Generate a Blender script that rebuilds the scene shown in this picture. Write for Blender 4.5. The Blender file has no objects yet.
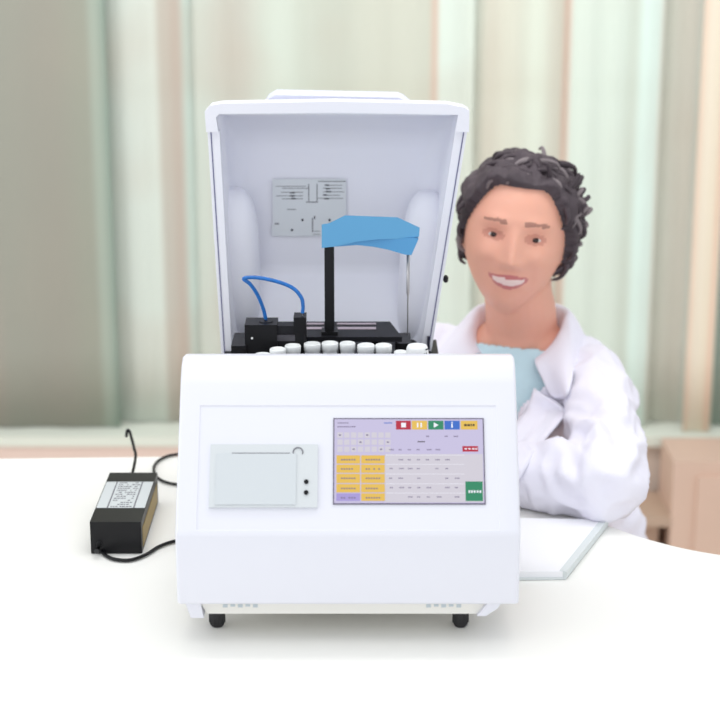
import bpy, bmesh, math, random
from mathutils import Vector, Matrix, Euler, noise
random.seed(7)
SC = bpy.context.scene
COL = SC.collection
T = 0.75                      # table top height
CAMH = 0.80                   # camera above table top
TILT = math.radians(16)
F = 1750.0

# ------------------------------------------------------------------ helpers
def lin(c):
    c = c/255.0
    return c/12.92 if c <= .04045 else ((c+.055)/1.055)**2.4
def rgb(r, g, b): return (lin(r), lin(g), lin(b), 1)

def ray(px, py):
    a = TILT + math.atan((py-360)/F)
    return a
def at_y(px, py, y):          # point on the upright plane y, table height = 0
    a = ray(px, py); z = CAMH - y*math.tan(a)
    d = y*math.cos(TILT) + (CAMH-z)*math.sin(TILT)
    return Vector(((px-360)/F*d, y, z))
def at_z(px, py, z=0.0):      # point on the level plane z above the table
    a = ray(px, py); y = (CAMH-z)/math.tan(a)
    d = y*math.cos(TILT) + (CAMH-z)*math.sin(TILT)
    return Vector(((px-360)/F*d, y, z))

def mat(name, col, rough=.5, metal=0, noise_amt=0, noise_scale=20, bump=0, emit=0, trans=0, spec=.5, coat=0, sss=0, sheen=0):
    m = bpy.data.materials.new(name); m.use_nodes = True
    nt = m.node_tree; b = nt.nodes['Principled BSDF']
    b.inputs['Base Color'].default_value = col
    b.inputs['Roughness'].default_value = rough
    b.inputs['Metallic'].default_value = metal
    b.inputs['Specular IOR Level'].default_value = spec
    b.inputs['Coat Weight'].default_value = coat
    if sss:
        b.inputs['Subsurface Weight'].default_value = sss
        b.inputs['Subsurface Radius'].default_value = (.01, .004, .002)
    if emit:
        b.inputs['Emission Color'].default_value = col
        b.inputs['Emission Strength'].default_value = emit
    if trans: b.inputs['Transmission Weight'].default_value = trans
    if noise_amt or bump:
        tc = nt.nodes.new('ShaderNodeTexCoord'); n = nt.nodes.new('ShaderNodeTexNoise')
        n.inputs['Scale'].default_value = noise_scale; n.inputs['Detail'].default_value = 4
        nt.links.new(tc.outputs['Object'], n.inputs['Vector'])
        if noise_amt:
            hs = nt.nodes.new('ShaderNodeMixRGB'); hs.blend_type = 'MIX'
            hs.inputs['Color1'].default_value = tuple(c*(1-noise_amt) for c in col[:3])+(1,)
            hs.inputs['Color2'].default_value = tuple(min(1, c*(1+noise_amt)) for c in col[:3])+(1,)
            nt.links.new(n.outputs['Fac'], hs.inputs['Fac']); nt.links.new(hs.outputs['Color'], b.inputs['Base Color'])
        if bump:
            bp = nt.nodes.new('ShaderNodeBump'); bp.inputs['Strength'].default_value = bump; bp.inputs['Distance'].default_value = .002
            nt.links.new(n.outputs['Fac'], bp.inputs['Height']); nt.links.new(bp.outputs['Normal'], b.inputs['Normal'])
    return m

def link(name, bm, mats, parent=None, smooth=False, sharp=None):
    me = bpy.data.meshes.new(name)
    bmesh.ops.recalc_face_normals(bm, faces=bm.faces)
    bm.to_mesh(me); bm.free()
    return link_me(name, me, mats, parent, smooth)
def link_me(name, me, mats, parent=None, smooth=False):
    if not isinstance(mats, (list, tuple)): mats = [mats]
    for m in mats: me.materials.append(m)
    o = bpy.data.objects.new(name, me); COL.objects.link(o)
    if smooth:
        for p in me.polygons: p.use_smooth = True
    o.location.z = T
    if parent:
        # all geometry is written in table space; cancel the parents' offset
        o.parent = parent
        w = WORLD[parent.name]
        o.location = Vector((0, 0, T)) - w
    WORLD[o.name] = Vector((0, 0, T))
    return o
WORLD = {}
def thing(name, loc, label, cat, group=None):
    o = bpy.data.objects.new(name, None); COL.objects.link(o)
    o.empty_display_size = .05
    o.location = Vector(loc) + Vector((0, 0, T)); WORLD[o.name] = o.location.copy()
    return tag(o, label, cat, group)
def tag(o, label=None, cat=None, group=None, kind=None):
    if label: o['label'] = label
    if cat: o['category'] = cat
    if group: o['group'] = group
    if kind: o['kind'] = kind
    return o
def struct(o): o['kind'] = 'structure'; return o

def box(bm, x0, x1, y0, y1, z0, z1, mi=0):
    vs = [bm.verts.new((x, y, z)) for z in (z0, z1) for y in (y0, y1) for x in (x0, x1)]
    fs = []
    for f in ((0,1,3,2),(4,6,7,5),(0,4,5,1),(1,5,7,3),(3,7,6,2),(2,6,4,0)):
        fc = bm.faces.new([vs[i] for i in f]); fc.material_index = mi; fs.append(fc)
    return vs
def bev(bm, w, seg=3, ang=30):
    es = [e for e in bm.edges if len(e.link_faces) == 2 and e.calc_face_angle(0) > math.radians(ang)]
    if es: bmesh.ops.bevel(bm, geom=es, offset=w, segments=seg, profile=.6, affect='EDGES', clamp_overlap=True)
def bevbox(name, b, m, parent=None, w=.003, seg=3):
    bm = bmesh.new(); box(bm, *b); bev(bm, w, seg)
    return link(name, bm, m, parent)
def prism(bm, pts, axis, a0, a1, mi=0):
    """pts 2D outline; axis 'x': (y,z), 'y': (x,z), 'z': (x,y)"""
    def mk(p, a):
        if axis == 'x': return (a, p[0], p[1])
        if axis == 'y': return (p[0], a, p[1])
        return (p[0], p[1], a)
    A = [bm.verts.new(mk(p, a0)) for p in pts]; B = [bm.verts.new(mk(p, a1)) for p in pts]
    n = len(pts)
    f1 = bm.faces.new(A); f2 = bm.faces.new(B[::-1]); f1.material_index = f2.material_index = mi
    side = []
    for i in range(n):
        f = bm.faces.new((A[i], B[i], B[(i+1) % n], A[(i+1) % n])); f.material_index = mi; side.append(f)
    return side
def cyl(bm, c, r, h, seg=24, r2=None, axis='z', mi=0):
    r2 = r if r2 is None else r2
    res = bmesh.ops.create_cone(bm, cap_ends=True, segments=seg, radius1=r, radius2=r2, depth=h)
    M = Matrix.Identity(4)
    if axis == 'y': M = Matrix.Rotation(math.pi/2, 4, 'X')
    if axis == 'x': M = Matrix.Rotation(math.pi/2, 4, 'Y')
    for v in res['verts']: v.co = M @ v.co + Vector(c)
    for f in {f for v in res['verts'] for f in v.link_faces}: f.material_index = mi
    return res['verts']
def lathe(bm, c, prof, seg=24, mi=0):
    rings = []
    for r, z in prof:
        rings.append([bm.verts.new((c[0]+r*math.cos(2*math.pi*k/seg), c[1]+r*math.sin(2*math.pi*k/seg), c[2]+z)) for k in range(seg)])
    for a, b in zip(rings, rings[1:]):
        for k in range(seg):
            f = bm.faces.new((a[k], a[(k+1) % seg], b[(k+1) % seg], b[k])); f.material_index = mi; f.smooth = True
    bm.faces.new(rings[0][::-1]).material_index = mi; bm.faces.new(rings[-1]).material_index = mi
def catmull(P, n=8):
    P = [Vector(p) for p in P]; Q = [P[0]*2-P[1]] + P + [P[-1]*2-P[-2]]
    out = []
    for i in range(1, len(Q)-2):
        for k in range(n):
            t = k/n
            out.append(.5*((2*Q[i]) + (Q[i+1]-Q[i-1])*t + (2*Q[i-1]-5*Q[i]+4*Q[i+1]-Q[i+2])*t*t + (3*Q[i]-Q[i-1]-3*Q[i+1]+Q[i+2])*t**3))
    out.append(P[-1]); return out
def tube(bm, pts, r, seg=10, n=8, mi=0):
    P = catmull(pts, n) if n > 1 else [Vector(p) for p in pts]
    rad = r if callable(r) else (lambda t: r)
    rings = []; up = Vector((.3, .2, 1)).normalized()
    for i, p in enumerate(P):
        d = (P[min(i+1, len(P)-1)] - P[max(i-1, 0)]).normalized()
        a = d.cross(up)
        if a.length < 1e-4: a = d.cross(Vector((1, 0, 0)))
        a.normalize(); b = d.cross(a).normalized(); up = b if i == 0 else up
        rr = rad(i/(len(P)-1))
        rings.append([bm.verts.new(p + a*rr*math.cos(2*math.pi*k/seg) + b*rr*math.sin(2*math.pi*k/seg)) for k in range(seg)])
    for A, B in zip(rings, rings[1:]):
        for k in range(seg):
            f = bm.faces.new((A[k], A[(k+1) % seg], B[(k+1) % seg], B[k])); f.smooth = True; f.material_index = mi
    bm.faces.new(rings[0][::-1]).material_index = mi; bm.faces.new(rings[-1]).material_index = mi
def ellipsoid(bm, c, s, u=32, v=20, mi=0, rot=None):
    res = bmesh.ops.create_uvsphere(bm, u_segments=u, v_segments=v, radius=1)
    for w in res['verts']:
        p = Vector((w.co.x*s[0], w.co.y*s[1], w.co.z*s[2]))
        if rot: p = rot @ p
        w.co = p + Vector(c)
    for f in {f for w in res['verts'] for f in w.link_faces}: f.material_index = mi; f.smooth = True
    return res['verts']

# ------------------------------------------------------------------ materials
M_white   = mat('glossy_white_plastic', rgb(229, 229, 238), .32)
M_white2  = mat('white_plastic_shell', rgb(234, 234, 243), .38)
M_inner   = mat('lilac_white_plastic', rgb(240, 240, 249), .42)
M_cream   = mat('cream_base_plastic', rgb(236, 234, 228), .4)
M_table   = mat('white_laminate', rgb(246, 245, 241), .45, noise_amt=.01, noise_scale=3)
M_black   = mat('black_plastic', rgb(13, 13, 17), .4, spec=.3)
M_blackm  = mat('matt_black_metal', rgb(22, 22, 28), .5, spec=.3, noise_amt=.1, noise_scale=80)
M_rubber  = mat('black_rubber', rgb(40, 40, 42), .7)
M_blue    = mat('blue_plastic', rgb(96, 166, 212), .4)
M_blue2   = mat('blue_plastic_inner', rgb(84, 156, 208), .45)
M_tube    = mat('blue_tube', rgb(30, 110, 190), .3, noise_amt=.45, noise_scale=160)
M_steel   = mat('brushed_steel', rgb(178, 176, 178), .3, .9)
M_cup     = mat('white_cup_plastic', rgb(238, 240, 240), .35)
M_seam    = mat('dark_blue_seam', rgb(88, 88, 130), .6)
M_panel   = mat('pale_grey_green_panel', rgb(212, 216, 219), .3)
M_panel2  = mat('pale_grey_door', rgb(207, 212, 216), .28)
M_groove  = mat('grey_groove', rgb(190, 200, 205), .5)
M_grey    = mat('mid_grey_ink', rgb(120, 120, 128), .6)
M_ink     = mat('dark_ink', rgb(40, 40, 60), .6)
M_paperlab= mat('pale_label_paper', rgb(222, 226, 230), .6)
M_silver  = mat('silver_label', rgb(205, 210, 212), .5)
M_gold    = mat('ochre_side_strip', rgb(150, 125, 60), .5)
M_paper   = mat('white_paper', rgb(246, 246, 250), .6)
M_pageedge= mat('grey_green_page_edge', rgb(218, 224, 225), .6)
M_skin    = mat('skin', rgb(232, 172, 150), .5, noise_amt=.04, noise_scale=30, sss=.15)
M_lip     = mat('lips', rgb(200, 118, 118), .45)
M_teeth   = mat('teeth', rgb(238, 214, 208), .3)
M_brow    = mat('brow_hair', rgb(172, 124, 110), .7)
M_eye     = mat('eye_white', rgb(225, 215, 210), .3)
M_iris    = mat('dark_iris', rgb(50, 34, 32), .2)
M_lid     = mat('eyelid_skin', rgb(212, 148, 130), .5)
M_hair    = mat('dark_grey_hair', rgb(72, 62, 68), .7, noise_amt=.9, noise_scale=14, bump=.3)
M_hair2   = mat('silver_grey_hair', rgb(125, 115, 118), .6, noise_amt=.3, noise_scale=40)
M_coat    = mat('white_coat_cotton', rgb(240, 238, 250), .8, spec=.2, noise_amt=.01, noise_scale=16, bump=.5)
M_blouse  = mat('pale_blue_knit', rgb(206, 236, 246), .75, noise_amt=.05, noise_scale=90)
M_trouser = mat('dark_trouser_cloth', rgb(60, 62, 76), .8)
M_pearl   = mat('pearl_button', rgb(225, 235, 238), .25)
M_wallp   = mat('peach_beige_wall', rgb(226, 208, 194), .8, noise_amt=.03, noise_scale=3)
M_wallup  = mat('pale_green_wall', rgb(205, 214, 200), .8)
M_floor   = mat('pale_beige_floor', rgb(232, 222, 212), .5, noise_amt=.03, noise_scale=4)
M_sill    = mat('white_sill_paint', rgb(228, 232, 220), .5)
M_sillp   = mat('pink_beige_trim', rgb(232, 208, 196), .6)
M_wood    = mat('light_pinkish_wood', rgb(218, 188, 170), .5, noise_amt=.05, noise_scale=6)
M_wood2   = mat('brown_wood', rgb(188, 162, 142), .5, noise_amt=.06, noise_scale=6)
M_frame   = mat('beige_window_frame', rgb(214, 196, 178), .5)
M_glass   = mat('window_glass', (1, 1, 1, 1), .02, trans=1)
M_chrome  = mat('chrome', rgb(200, 200, 205), .15, 1)
M_seat    = mat('grey_vinyl', rgb(110, 112, 120), .5)

# ------------------------------------------------------------------ desk
outline = [(-1.0,2.285),(-.6,2.290),(-.32,2.300),(-.05,2.31),(.05,2.28),(.15,2.205),(.23,2.125),(.30,2.052),(.3515,1.995),(.43,1.945),
           (.60,1.89),(.80,1.86),(.92,1.80),(.96,1.68),(.94,1.52),(.86,1.40),(.70,1.34),(.40,1.31),(0,1.30),(-.4,1.30),(-.8,1.30),(-1.0,1.30)]
cl = [Vector((x, y, 0)) for x, y in outline]
sm = catmull(cl[1:-1], 5)
pts = [(-1.0, 2.285)] + [(p.x, p.y) for p in sm] + [(-1.0, 1.30)]
desk = thing('desk', (0, 2.0, -T), 'large white desk with curved edge carrying the machine, adapter and paper pad', 'desk')
bm = bmesh.new(); prism(bm, pts, 'z', -.03, 0)
bmesh.ops.bevel(bm, geom=[e for e in bm.edges if e.calc_face_angle(0) > 1.0], offset=.004, segments=3, affect='EDGES')
link('desk_top', bm, M_table, desk)
for x, y in ((-.9, 2.2), (-.9, 1.38), (.80, 1.78), (.78, 1.42)):
    bm = bmesh.new(); cyl(bm, (x, y, -.03-.36), .02, .72); link('leg', bm, M_cream, desk, True)

# ------------------------------------------------------------------ analyzer
XC = -.0126; HW = .180
an = thing('lab_analyzer', (XC, 1.95, 0), 'white benchtop laboratory analyzer with raised lid, touchscreen and printer panel, standing on the desk', 'laboratory machine')
# front cover
yb, zb, zk = 1.70, .044, .124
prof = [(yb, zb), (yb, zk), (1.797, .262), (1.811, .2755), (1.826, .2815), (1.850, .2770), (1.88, .262), (1.915, .17), (1.915, zb)]
bm = bmesh.new(); side = prism(bm, prof, 'x', XC-HW, XC+HW)
slant = side[1]
bmesh.ops.recalc_face_normals(bm, faces=bm.faces)
res = bmesh.ops.inset_region(bm, faces=[slant], thickness=.022, depth=0, use_even_offset=True)
for v in slant.verts:                      # stretch the recess closer to lower edge, further from the top
    s = (v.co.z - zk)/(.262-zk)
    v.co += Vector((0, .097, .138)).normalized() * (-.018 if s < .5 else -.006)
nrm = Vector((0, -.138, .097)).normalized()
res = bmesh.ops.inset_region(bm, faces=[slant], thickness=.0010, depth=-.0009)
slant_keep = set(slant.verts)
es = [e for e in bm.edges if e.calc_face_angle(0) > math.radians(30) and not (e.verts[0] in slant_keep or e.verts[1] in slant_keep)]
es = [e for e in es if all(abs(abs(v.co.x-XC)-HW) < 1e-4 or True for v in e.verts)]
outer = [e for e in es if (abs(abs(e.verts[0].co.x-XC)-HW) < 1e-5 and abs(abs(e.verts[1].co.x-XC)-HW) < 1e-5)]
cross = [e for e in bm.edges if abs(e.verts[0].co.x-e.verts[1].co.x) > HW*1.9]
bmesh.ops.bevel(bm, geom=list(set(outer+cross)), offset=.009, segments=4, profile=.5, affect='EDGES', clamp_overlap=True)
fc = link('front_cover', bm, M_white, an)
for p in fc.data.polygons: p.use_smooth = True
fc.data.set_sharp_from_angle(angle=math.radians(28))

# frame of the recessed slanted panel:  origin at lower front edge
S_O = Vector((XC, yb, zk)); S_U = Vector((1, 0, 0)); S_V = Vector((0, .097, .138)).normalized(); S_N = Vector((0, -.138, .097)).normalized()
S_O2 = S_O - S_N*.0009
def on_panel(px, py, lift=0.0):            # where the line of sight meets the recessed panel
    d = at_y(px, py, 2.0) - Vector((0, 0, CAMH)); o = Vector((0, 0, CAMH)); P0 = S_O2 + S_N*lift
    t = (P0-o).dot(S_N)/d.dot(S_N); p = o+d*t
    q = p-P0; return q.dot(S_U), q.dot(S_V)
def slab(bm, u0, u1, v0, v1, n0, n1, mi=0):
    vs = box(bm, u0, u1, v0, v1, n0, n1, mi)
    for v in vs: v.co = S_O2 + S_U*v.co.x + S_V*v.co.y + S_N*v.co.z
    return vs
def poly(bm, uv, n, mi=0, th=.0002):
    A = [bm.verts.new(S_O2+S_U*u+S_V*v+S_N*(n-th)) for u, v in uv]; B = [bm.verts.new(S_O2+S_U*u+S_V*v+S_N*n) for u, v in uv]
    bm.faces.new(A).material_index = mi; bm.faces.new(B[::-1]).material_index = mi
    for i in range(len(uv)):
        bm.faces.new((A[i], B[i], B[(i+1) % len(uv)], A[(i+1) % len(uv)])).material_index = mi
# touchscreen
u0, vt = on_panel(334.5, 419.5); u1, vb = on_panel(484.5, 503.5)
bm = bmesh.new(); slab(bm, u0-.0012, u1+.0012, vb-.0012, vt+.0012, -.004, .0012); bev(bm, .0005, 1)
ts = link('touchscreen', bm, mat('dark_screen_bezel', rgb(96, 90, 110), .4), an)
SM = [mat('screen_lilac', rgb(200, 192, 222), .4, emit=.42), mat('screen_red', rgb(190, 30, 60), .4, emit=.35), mat('screen_yellow', rgb(232, 190, 84), .4, emit=.4),
      mat('screen_green', rgb(40, 140, 100), .4, emit=.35), mat('screen_blue', rgb(55, 110, 205), .4, emit=.35), mat('screen_white', rgb(240, 240, 248), .4, emit=.45),
      mat('screen_grey_text', rgb(140, 128, 160), .5, emit=.2), mat('screen_purple', rgb(170, 155, 215), .4, emit=.4), mat('screen_pale', rgb(212, 206, 216), .4, emit=.4), mat('screen_dark', rgb(60, 50, 40), .4)]
for m in SM: 
    b = m.node_tree.nodes['Principled BSDF']; c = b.inputs['Base Color'].default_value
    b.inputs['Base Color'].default_value = (c[0]*.5, c[1]*.5, c[2]*.5, 1)
W = u1-u0; H = vt-vb
def scr(bm, a, b, c, d, mi, lay):          # a,b,c,d in screen fractions, origin top-left
    slab(bm, u0+a*W, u0+b*W, vt-d*H, vt-c*H, .0012, .0013+lay*.00015, mi)
bm = bmesh.new(); scr(bm, 0, 1, 0, 1, 0, 0)
scr(bm, .34, .995, .42, .99, 8, .5)
for (a, b, mi) in ((.415,.515,1),(.522,.625,2),(.633,.735,3),(.742,.845,4),(.852,.965,2)): scr(bm, a, b, .02, .125, mi, 1)
scr(bm, .45, .482, .045, .10, 5, 2)                                   # stop square
scr(bm, .556, .566, .045, .10, 5, 2); scr(bm, .580, .590, .045, .10, 5, 2)   # pause bars
poly(bm, [(u0+.67*W, vt-.04*H), (u0+.67*W, vt-.105*H), (u0+.702*W, vt-.072*H)], .0017, 5)
scr(bm, .788, .798, .055, .105, 5, 2); scr(bm, .788, .798, .035, .047, 5, 2)
for a, b in ((.875,.892),(.897,.915),(.92,.928),(.933,.945)): scr(bm, a, b, .06, .085, 9, 2)
scr(bm, .86, .965, .325, .39, 1, 1)
for a in (.875, .90, .925, .945): scr(bm, a, a+.015, .35, .365, 5, 2)
scr(bm, .875, .99, .745, .975, 3, 1)
for a in (.895, .912, .93, .95, .968): scr(bm, a, a+.011, .85, .88, 5, 2)
# yellow soft keys
ys = [.435, .545, .655, .775, .885, .985]
for r in range(5):
    for c in range(2):
        a = .015 + c*.165
        mi = 7 if (r == 4 and c == 0) else 2
        scr(bm, a, a+.158, ys[r], ys[r+1]-.012, mi, 1)
        for k in range(6):
            if random.random() < .85: scr(bm, a+.03+k*.017, a+.042+k*.017, ys[r]+.045, ys[r]+.06, 6, 2)
# top table of small cells, rows of faint characters
for c in range(8):
    for r in range(3):
        scr(bm, .02+c*.046, .056+c*.046, .16+r*.085, .225+r*.085, 8, 1)
        if (c*7+r*3) % 4 == 0: scr(bm, .03+c*.046, .045+c*.046, .185+r*.085, .20+r*.085, 6, 2)
for k in range(9): scr(bm, .02+k*.014, .03+k*.014, .085, .098, 6, 1)
for k in range(6): scr(bm, .02+k*.013, .029+k*.013, .04, .052, 6, 1)
for k in range(4): scr(bm, .335+k*.014, .346+k*.014, .04, .052, 4, 1)
for k in range(4): scr(bm, .56+k*.013, .57+k*.013, .265, .278, 9, 1)
for r, v in enumerate((.20, .36, .48, .585, .70, .81, .92)):
    for c in range(8):
        if random.random() < .8 and not (r == 0 and c < 4):
            a = .37+c*.062+random.uniform(-.004, .004)
            for k in range(random.choice((2, 3))): scr(bm, a+k*.011, a+.008+k*.011, v, v+.014, 6, 1)
for v in (.43, .54, .655, .77, .88): scr(bm, .345, .87, v, v+.004, 5, .8)
link('display', bm, SM, ts)

# printer panel
p0u, p0v = on_panel(209, 508); p1u, p1v = on_panel(318, 445)
bm = bmesh.new(); slab(bm, p0u, p1u, p0v, p1v, -.004, .003); bev(bm, .0008, 2)
pp = link('printer_panel', bm, M_panel, an)
PW, PH = p1u-p0u, p1v-p0v
bm = bmesh.new(); slab(bm, p0u+.055*PW, p0u+.80*PW, p0v+.04*PH, p0v+.845*PH, .003, .0042); bev(bm, .0006, 2)
link('printer_door', bm, M_panel2, pp)
bm = bmesh.new(); slab(bm, p0u+.20*PW, p0u+.74*PW, p0v+.85*PH, p0v+.862*PH, .003, .0034); link('paper_slot', bm, M_grey, pp)
bm = bmesh.new()
arc = [S_O2+S_U*(p0u+(.815+.045*math.cos(a))*PW)+S_V*(p0v+(.87+.075*math.sin(a))*PH)+S_N*.0034 for a in [math.radians(d) for d in range(-20, 201, 20)]]
tube(bm, arc, .0007, 6, 1); link('latch', bm, M_grey, pp)
for fy in (.40, .23):
    c = S_O2+S_U*(p0u+.895*PW)+S_V*(p0v+fy*PH)
    bm = bmesh.new(); vs = cyl(bm, (0, 0, .003), .0024, .003, 20)
    R = Matrix((S_U, S_V, S_N)).transposed()
    for v in vs: v.co = c + R @ v.co
    link('button', bm, M_black, pp)

# base tray, slanted base ends and feet
bm = bmesh.new()
prism(bm, [(XC-.160, .046), (XC-.150, .0275), (XC+.138, .0275), (XC+.158, .046)], 'y', 1.715, 2.15); bev(bm, .002, 2)
bt = link('base_tray', bm, M_cream, an)
bm = bmesh.new(); prism(bm, [(XC-.173, .045), (XC-.1667, .0253), (XC-.153, .0253), (XC-.157, .045)], 'y', 1.709, 1.74); bev(bm, .001, 2); link('base_corner', bm, M_white, an)
bm = bmesh.new(); prism(bm, [(XC+.165, .047), (XC+.158, .036), (XC+.146, .0275), (XC+.1366, .0275), (XC+.150, .045)], 'y', 1.709, 1.74); bev(bm, .001, 2); link('base_corner', bm, M_white, an)
for x0 in (XC-.133, XC+.083):
    bm = bmesh.new()
    for k in range(5): box(bm, x0+k*.008, x0+.005+k*.008, 1.7143, 1.7156, .035+.001*(k % 2), .0385)
    link('vent', bm, M_groove, bt)
for fx, fy in ((218, 1.745), (460, 1.745), (222, 2.12), (456, 2.12)):
    x = at_z(fx, 622).x if fy < 2 else at_z(fx, 622).x
    bm = bmesh.new(); lathe(bm, (x, fy, 0), [(.0060, 0), (.0075, .002), (.0092, .018), (.0098, .029)], 20)
    for k in range(10):
        a = k*math.pi/5; box(bm, x+.0083*math.cos(a)-.0006, x+.0083*math.cos(a)+.0006, fy+.0083*math.sin(a)-.0006, fy+.0083*math.sin(a)+.0006, .004, .027)
    link('rubber_foot', bm, M_rubber, an)
# rear body and inner deck
bevbox('rear_body', (-.178, .120, 1.90, 2.165, .04, .172), M_white2, an, .006)
bevbox('inner_deck', (-.170, .098, 1.905, 2.17, .165, .205), M_blackm, an, .003)
# ------------------------------------------------------------------ lid
zb0, zt0 = .185, .515
TLx, TRx = at_y(206, 105, 2.12).x, at_y(471.5, 105, 2.12).x
BLx, BRx = at_y(221.5, 352, 2.12).x, at_y(431, 352, 2.12).x
zmatch = at_y(300, 352, 2.12).z; ztop = at_y(300, 103, 2.12).z
def lx(z, s):                         # outer x of lid side at height z
    t = (z-zmatch)/(ztop-zmatch)
    return (BLx+(TLx-BLx)*t) if s < 0 else (BRx+(TRx-BRx)*t)
YF = 2.12
def back_y(z):
    if z > .2815: return 2.236 - .012*max(0, (z-.43)/.08)**2
    t = (.2815-z)/(.2815-zb0); return 2.236-.066*t
lid_rows = []
th = .013
zs = [zb0, .205, .23, .255, .275, .2815, .29, .32, .36, .40, .44, .47, .485, .495, ztop-th]
bm = bmesh.new()
rows = []
for z in zs:
    xl, xr = lx(z, -1)+th, lx(z, 1)-th; yb_ = back_y(z)
    if z > .47: yb_ -= .03*((z-.47)/(ztop-th-.47))**2
    row = [(xl, YF+.002)]; r = .028
    for k in range(7):
        a = math.pi/2*k/6; row.append((xl + r - r*math.cos(a) + .004, yb_ - r + r*math.sin(a)))
    for k in range(1, 8): row.append((xl+r + (xr-xl-2*r)*k/8, yb_))
    for k in range(7):
        a = math.pi/2*(1-k/6); row.append((xr - r + r*math.cos(a) - .004, yb_ - r + r*math.sin(a)))
    row.append((xr, YF+.002))
    rows.append([bm.verts.new((x, y, z-(.022*(y-YF)/.11*max(0, min(1, (z-.44)/.06))))) for x, y in row])
for A, B in zip(rows, rows[1:]):
    for k in range(len(A)-1): bm.faces.new((A[k], A[k+1], B[k+1], B[k]))
bm.faces.new(rows[-1])                       # ceiling of the opened lid
me = bpy.data.meshes.new('lid'); bm.to_mesh(me); bm.free()
lid = link_me('lid', me, M_inner, an, True)
m = lid.modifiers.new('s', 'SOLIDIFY'); m.thickness = .0125; m.offset = 1
# check orientation: outward thickness
me.update()
cx = Vector((-.03, 2.18, .33))
out = sum(1 for p in me.polygons if (p.center-cx).dot(p.normal) > 0)
if out < len(me.polygons)/2: m.offset = -1
me.set_sharp_from_angle(angle=math.radians(40))
# rim: white frame around the opening
bm = bmesh.new()
def strip(x0b, x1b, x0t, x1t, z0, z1, y0, y1):
    vs = box(bm, 0, 1, y0, y1, z0, z1)
    for v in vs:
        t = 0 if v.co.z < (z0+z1)/2 else 1
        a, b = (x0t, x1t) if t else (x0b, x1b)
        v.co.x = a if v.co.x < .5 else b
zc = at_y(300, 131, YF).z
for s in (-1, 1):
    bm = bmesh.new()
    a, b = lx(zb0, s), lx(zc, s)
    strip(min(a, a-s*.0135), max(a, a-s*.0135), min(b, b-s*.0145), max(b, b-s*.0145), zb0, zc, YF-.004, YF+.012)
    bev(bm, .0015, 2)
    rim = link('side_rail', bm, M_white2, lid)
    bm = bmesh.new()
    a, b = lx(zb0, s)-s*.0036, lx(zc, s)-s*.0036
    strip(min(a, a-s*.0013), max(a, a-s*.0013), min(b, b-s*.0013), max(b, b-s*.0013), zb0, zc-.001, YF-.0046, YF-.0038)
    link('seam', bm, M_seam, rim)
# top bar with rounded corner caps
bm = bmesh.new()
xl, xr = lx(ztop, -1), lx(ztop, 1); xlc, xrc = lx(zc, -1), lx(zc, 1)
ol = [(xlc-.001, zc), (xl-.001, ztop-.009), (xl+.006, ztop-.002), (xl+.02, ztop+.0005), (-.03, ztop+.003), (xr-.03, ztop), (xr-.010, ztop-.004), (xr-.003, ztop-.008), (xrc+.002, zc),
      (xrc-.015, zc), (xr-.0165, ztop-.013), (-.03, ztop-.0105), (xl+.016, ztop-.012), (xl+.0125, ztop-.016), (xlc+.0135, zc)]
prism(bm, ol, 'y', YF-.010, YF+.02); bev(bm, .002, 2, 50)
link('lid_top_bar', bm, M_white2, lid)
# raised handle lip above the top bar
bm = bmesh.new()
hl = [at_y(x, y, 2.17) for x, y in ((262, 106), (268, 97), (276, 92.5), (398, 95), (404, 97.5), (414, 106))]
prism(bm, [(p.x, p.z) for p in hl], 'y', 2.145, 2.20); bev(bm, .003, 3, 20)
link('handle_lip', bm, mat('lilac_handle_plastic', rgb(222, 224, 242), .4), lid, True).data.set_sharp_from_angle(angle=math.radians(35))
# moulded arches inside left and right
def arch(cx, cz, sx, sz, s):
    bm = bmesh.new()
    vs = ellipsoid(bm, (0, 0, 0), (1, 1, 1), 40, 30)
    for v in vs:
        p = v.co.normalized(); f = lambda t, e: math.copysign(abs(t)**e, t)
        v.co = Vector((cx + sx*f(p.x, .75), 2.198 + .036*f(p.y, .8), cz + sz*f(p.z, .62)))
        v.co.x += (v.co.z-cz)*(.06 if s > 0 else -.01)
        lim = lx(v.co.z, s)-s*.006
        v.co.x = min(v.co.x, lim) if s > 0 else max(v.co.x, lim)
    return link('side_arch', bm, M_inner, lid, True)
arch(lx(.29, -1)+.018, .298, .031, .100, -1); arch(lx(.29, 1)-.022, .290, .030, .104, 1)
# hinge slot and knob on right rim
p = at_y(428, 342, YF); bm = bmesh.new(); box(bm, p.x-.0012, p.x+.0022, YF-.006, YF-.003, p.z-.008, p.z+.009); link('slot', bm, M_ink, rim)
p = at_y(445.5, 278, 2.14); bm = bmesh.new(); ellipsoid(bm, (p.x, 2.135, p.z), (.0035, .005, .005)); link('stop_knob', bm, M_black, lid, True)
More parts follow.
